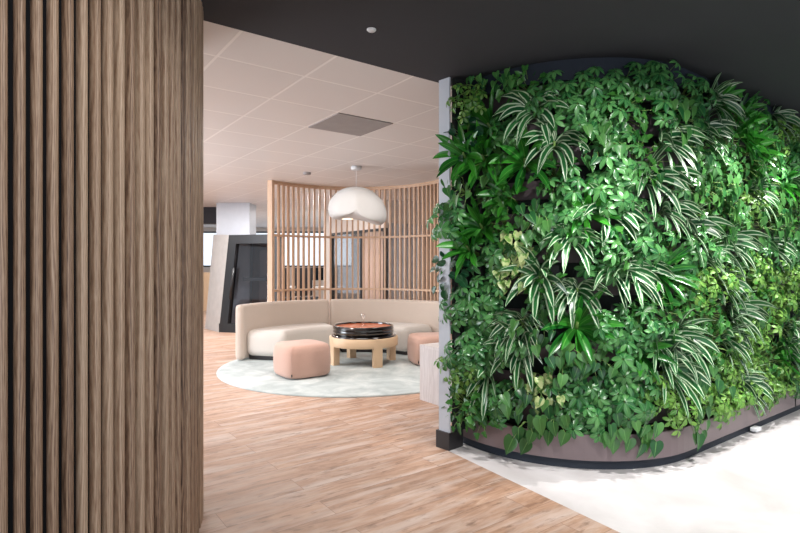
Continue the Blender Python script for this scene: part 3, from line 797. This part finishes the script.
b = MB(); curtain(b, C0, D2, .06, .84, .02, HD-.05); o = b.build('drape', M['curtain']); tag(o, 'brown floor-length curtain beside the glass door of the meeting room', 'curtain')
md = o.modifiers.new('t', 'SOLIDIFY'); md.thickness = .006
b = MB(); curtain(b, C0+D2*.0, D1, .05, .95, .02, HD+.1); o = b.build('drape', M['pcurtain']); tag(o, 'pale blue-white curtain behind the right part of the batten screen', 'curtain')
md = o.modifiers.new('t', 'SOLIDIFY'); md.thickness = .006
b = MB(); curtain(b, C0+D2*.0, D1, .97, 3.0, .02, HD+.1); o = b.build('drape', M['curtain']); tag(o, 'brown curtain right of the pale one, at the right end of the screen', 'curtain')
md = o.modifiers.new('t', 'SOLIDIFY'); md.thickness = .006
# meeting-room window seen through the glass door
c = C0 + D2*1.9 + D1*2.4
b = MB(); b.box((c.x, c.y, 1.15), (.06, 4.2, 2.3), rot=A1); struct('window_1', b, M['winc'])
b = MB()
for k in range(1, 6): b.box((c.x-D1.x*.05, c.y-D1.y*.05, .2+.36*k), (.04, 4.2, .03), rot=A1)
struct('trim_2', b, M['white'])
# office far wall window band
t = empty('window_2', (-4.3, 17.95, 0), 0); tag(t, kind='structure')
b = MB(); b.box((0, 0, 1.85), (5.4, .04, 1.1)); b.build('pane', M['win'], t)
b = MB()
for k in range(7): b.box((-2.7+.9*k, -.05, 1.85), (.06, .06, 1.1))
b.box((0, -.05, 2.42), (5.4, .06, .05)); b.box((0, -.05, 1.28), (5.4, .06, .05)); b.build('window_frame', M['frame'], t)
# dark soffit far left and light column
b = MB(); b.box((-5.2, 11.9, 2.40), (3.6, .3, .36)); struct('trim_3', b, M['wallg'])
b = MB(); b.box((-3.43, 11.2, CEIL/2), (.68, .5, CEIL)); o = b.build('square_column', M['pillar']); tag(o, 'pale square column rising behind the black-framed pod', 'column')
b = MB(); b.box((-4.9, 15.5, .55), (1.8, .5, 1.1)); o = b.build('low_bookcase', M['oak']); tag(o, 'low timber bookcase far back between slat wall and pod', 'bookcase')
# desks and chairs behind the screen
def desk(x, y, lab):
    t = empty('office_desk', (x, y, 0), 0, lab, 'desk', 'office desks behind the screen')
    b = MB(); b.box((0, 0, .73), (1.5, .7, .03)); b.build('desk_top', M['desk'], t)
    for sx in (-1, 1):
        b = MB(); b.box((sx*.68, 0, .36), (.05, .6, .71)); b.build('leg', M['frame'], t)
def monitor(x, y, lab):
    t = empty('monitor', (x, y, .746), 0, lab, 'monitor', 'monitors on the office desks')
    b = MB(); b.box((0, 0, .33), (.56, .03, .34)); b.build('screen', M['screen'], t)
    b = MB(); b.box((0, 0, .006), (.22, .16, .012)); b.box((0, .02, .09), (.04, .02, .18)); b.build('stand', M['frame'], t)
def ochair(x, y, rz, lab):
    t = empty('office_chair', (x, y, 0), rz, lab, 'chair', 'office chairs behind the screen')
    b = MB(); b.box((0, 0, .48), (.48, .46, .07)); bevel(b.build('seat', M['chair'], t), .03)
    b = MB(); b.box((0, .24, .90), (.44, .05, .68)); bevel(b.build('backrest', M['chair'], t), .024)
    b = MB(); b.tube([(0, 0, .45), (0, 0, .1)], .03, n=10); b.build('gas_lift', M['frame'], t)
    b = MB()
    for k in range(5):
        a_ = 2*PI*k/5; b.tube([(0, 0, .1), (.28*math.cos(a_), .28*math.sin(a_), .055)], .018)
    sb = b.build('star_base', M['frame'], t)
    for k in range(5):
        a_ = 2*PI*k/5; b = MB(); b.tube([(.28*math.cos(a_)-.02, .28*math.sin(a_), .028), (.28*math.cos(a_)+.02, .28*math.sin(a_), .028)], .028, n=10); b.build('castor', M['frame'], sb)
for i, (x, w_) in enumerate(((-3.35, 'left'), (-1.98, 'right'))):
    desk(x*1.15, 14.1, '%s pale-topped office desk beyond the batten screen' % w_)
    monitor(x*1.15, 14.2, 'black monitor on the %s office desk beyond the screen' % w_)
ochair(-2.92, 13.1, PI, 'charcoal office chair nearest and left beyond the batten screen')
ochair(-2.78, 15.1, .3, 'charcoal office chair behind the desks, farthest back beyond the batten screen')
ochair(-2.3, 13.25, PI-.2, 'charcoal office chair nearest and right beyond the batten screen')

# acoustic pod with slanted black frame
t = empty('acoustic_pod', (-3.1, 10.4, 0), 0, 'black-framed glazed pod with leaning sides between timber wall and sofa', 'pod')
def P3(px, py, Z): return Vector(((px-400)/F*Z+3.1, Z-10.4, (266.5-py)/F*Z+CAM))
ftl, fbl = P3(229, 235, 10.3), P3(219, 332.2, 10.3)
fbl.z = 0
rt = Vector((1.02, -.27, 0)); ftr = ftl + rt; fbr = fbl + rt + Vector((.12, 0, 0))
def beam(mb, p, q, w_, dpt, face):
    """rectangular bar from p to q, width w_ inward in the frame plane, depth dpt"""
    d = (q-p).normalized(); side = d.cross(face).normalized()
    vs = [p, q, q+side*w_, p+side*w_]; vs2 = [v_+face*-dpt for v_ in vs]
    mb.add(vs+vs2, [(0, 1, 2, 3), (7, 6, 5, 4), (0, 4, 5, 1), (1, 5, 6, 2), (2, 6, 7, 3), (3, 7, 4, 0)])
fn = rt.cross(Vector((0, 0, 1))).normalized()     # towards the viewer
b = MB()
for p, q in ((fbl, ftl), (ftl, ftr), (ftr, fbr), (fbr, fbl)):
    beam(b, p, q, .17 if p is fbl or p is ftr or True else .1, .12, fn)
fo = b.build('front_frame', M['frame'], t)
btl = P3(213.5, 234.5, 10.9); bbl = P3(205, 331, 10.9); bbl.z = 0
rr_ = Vector((0, .4, 0)); btr = ftr + rr_; bbr = fbr + rr_
b = MB(); b.add([fbl, ftl, btl, bbl], [(0, 1, 2, 3)]); o = b.build('side_panel', M['podside'], t); md = o.modifiers.new('t', 'SOLIDIFY'); md.thickness = .03
b = MB(); bkl = bbl + Vector((.2, .7, 0)); bkt = btl + Vector((.2, .7, 0))
b.add([bbl, btl, bkt, bkl, bbr+Vector((0, .15, 0)), btr+Vector((0, .15, 0)), fbr, ftr, ftl], [(0, 1, 2, 3), (3, 2, 5, 4), (4, 5, 7, 6), (1, 8, 7, 5, 2)]); o = b.build('shell', M['podin'], t)
b = MB(); g1 = fbl-fn*.06; b.add([g1, ftl-fn*.06, ftr-fn*.06, fbr-fn*.06], [(0, 1, 2, 3)]); b.build('glass_front', M['dglass'], t)
b = MB(); m_ = fbl.lerp(fbr, .52)-fn*.45; b.box((m_.x, m_.y, 1.02), (.5, .4, .06), rot=math.atan2(rt.y, rt.x)); b.build('shelf', M['dark'], t)
b = MB(); m_ = ftl.lerp(fbl, .5).lerp(ftr.lerp(fbr, .5), .17)+fn*.03; b.tube([m_+Vector((-.03, 0, -.3)), m_+Vector((.03, 0, .3))], .025, n=8); b.build('handle', M['frame'], t)
b = MB(); m_ = fbl.lerp(fbr, .6)-fn*.7; b.box((m_.x, m_.y, .95), (.45, .05, 1.3), rot=math.atan2(rt.y, rt.x)); b.build('seat_back', M['podin'], t)

# ------------------------------------------------------------------ light
def spot(x, y, z, tgt, w, size=1.2, blend=.6, col=(1, .97, .92), rad=.03, fix=True):
    l = bpy.data.lights.new('spot', 'SPOT'); l.energy = w; l.spot_size = size; l.spot_blend = blend; l.color = col; l.shadow_soft_size = rad
    o = bpy.data.objects.new('spot_light', l); C.objects.link(o); o.location = (x, y, z)
    o.rotation_euler = (Vector(tgt)-Vector((x, y, z))).to_track_quat('-Z', 'Y').to_euler()
    return o
def area(x, y, z, sx, sy, w, col=(1, 1, 1), rot=(0, 0, 0)):
    l = bpy.data.lights.new('area', 'AREA'); l.energy = w; l.shape = 'RECTANGLE'; l.size = sx; l.size_y = sy; l.color = col
    o = bpy.data.objects.new('area_light', l); C.objects.link(o); o.location = (x, y, z); o.rotation_euler = rot
    return o
K = 1.0
def wl(t, d): p = Vector((1.9, 3.5)) + D1.xy*t + NST*d; return p
LC = (1, .98, .96)
for t_, d_, w_ in ((1.38, .42, 95), (2.6, .45, 90)):
    p = wl(t_, d_); q = wl(t_-.1, .35); spot(p.x, p.y, 2.54, (q.x, q.y, .3), w_*K, 1.7, .9, LC, rad=.012)
spot(2.64, 3.36, 2.54, (2.1, 3.2, .3), 135*K, 1.7, .9, LC, rad=.012)
spot(1.30, 2.66, 2.54, (1.3, 2.80, .3), 125*K, 1.6, .9, LC, rad=.012)
# two unseen fill spots added further out, aimed at the planting above the trough
spot(1.7, 1.1, 2.54, (1.25, 3.3, 1.30), 150*K, .95, .5, LC, rad=.02)
spot(3.3, 1.7, 2.54, (2.9, 4.0, 1.30), 150*K, .95, .5, LC, rad=.02)
spot(.1, .9, 2.54, (-1.3, 1.9, 1.0), 24*K, 1.5, .8, (1, .95, .9), rad=.04)  # unseen spot added to brighten the timber slats
area(-2.3, 5.2, CEIL-.01, .6, .6, 20*K, (1, .95, .9))
area(0.9, 6.2, CEIL-.01, .6, .6, 20*K, (1, .95, .9))
area(-4.4, 9.2, CEIL-.01, .6, .6, 22*K, (1, .98, .96))  # small overhead light added to lift the pod's side panel
area(-.6, 5.6, CEIL-.01, 1.2, .6, 24*K, (1, .96, .92))
area(-2.4, 9.6, CEIL-.01, 1.2, .5, 70*K, (1, .98, .97))
area(-3.5, 13.2, CEIL-.01, 3.5, 1, 90*K, (1, .98, .97))
# daylight from the window front left of the lounge; then an added fill light behind the camera
area(-5.6, 5.5, 1.3, 3.8, 2.1, 225*K, (.86, .93, 1), rot=(0, -PI/2, 0))
area(0, -3.5, 1.3, 9, 2.2, 85*K, (.92, .96, 1), rot=(PI/2, 0, 0))
# daylight reaching in through the openings behind and beside the camera
wd = bpy.data.worlds.new('world'); sc.world = wd; wd.use_nodes = True
bg = wd.node_tree.nodes['Background']; bg.inputs['Color'].default_value = (.80, .88, 1, 1); bg.inputs['Strength'].default_value = .7

# ------------------------------------------------------------------ camera
cd = bpy.data.cameras.new('camera'); cd.sensor_width = 36; cd.lens = 24; cd.clip_start = .05
cam = bpy.data.objects.new('camera', cd); C.objects.link(cam); cam.location = (0, 0, CAM); cam.rotation_euler = (PI/2, 0, 0)
sc.camera = cam
sc.view_settings.view_transform = 'Standard'; sc.view_settings.look = 'None'; sc.view_settings.gamma = 1; sc.view_settings.use_curve_mapping = False
sc.view_settings.exposure = .65
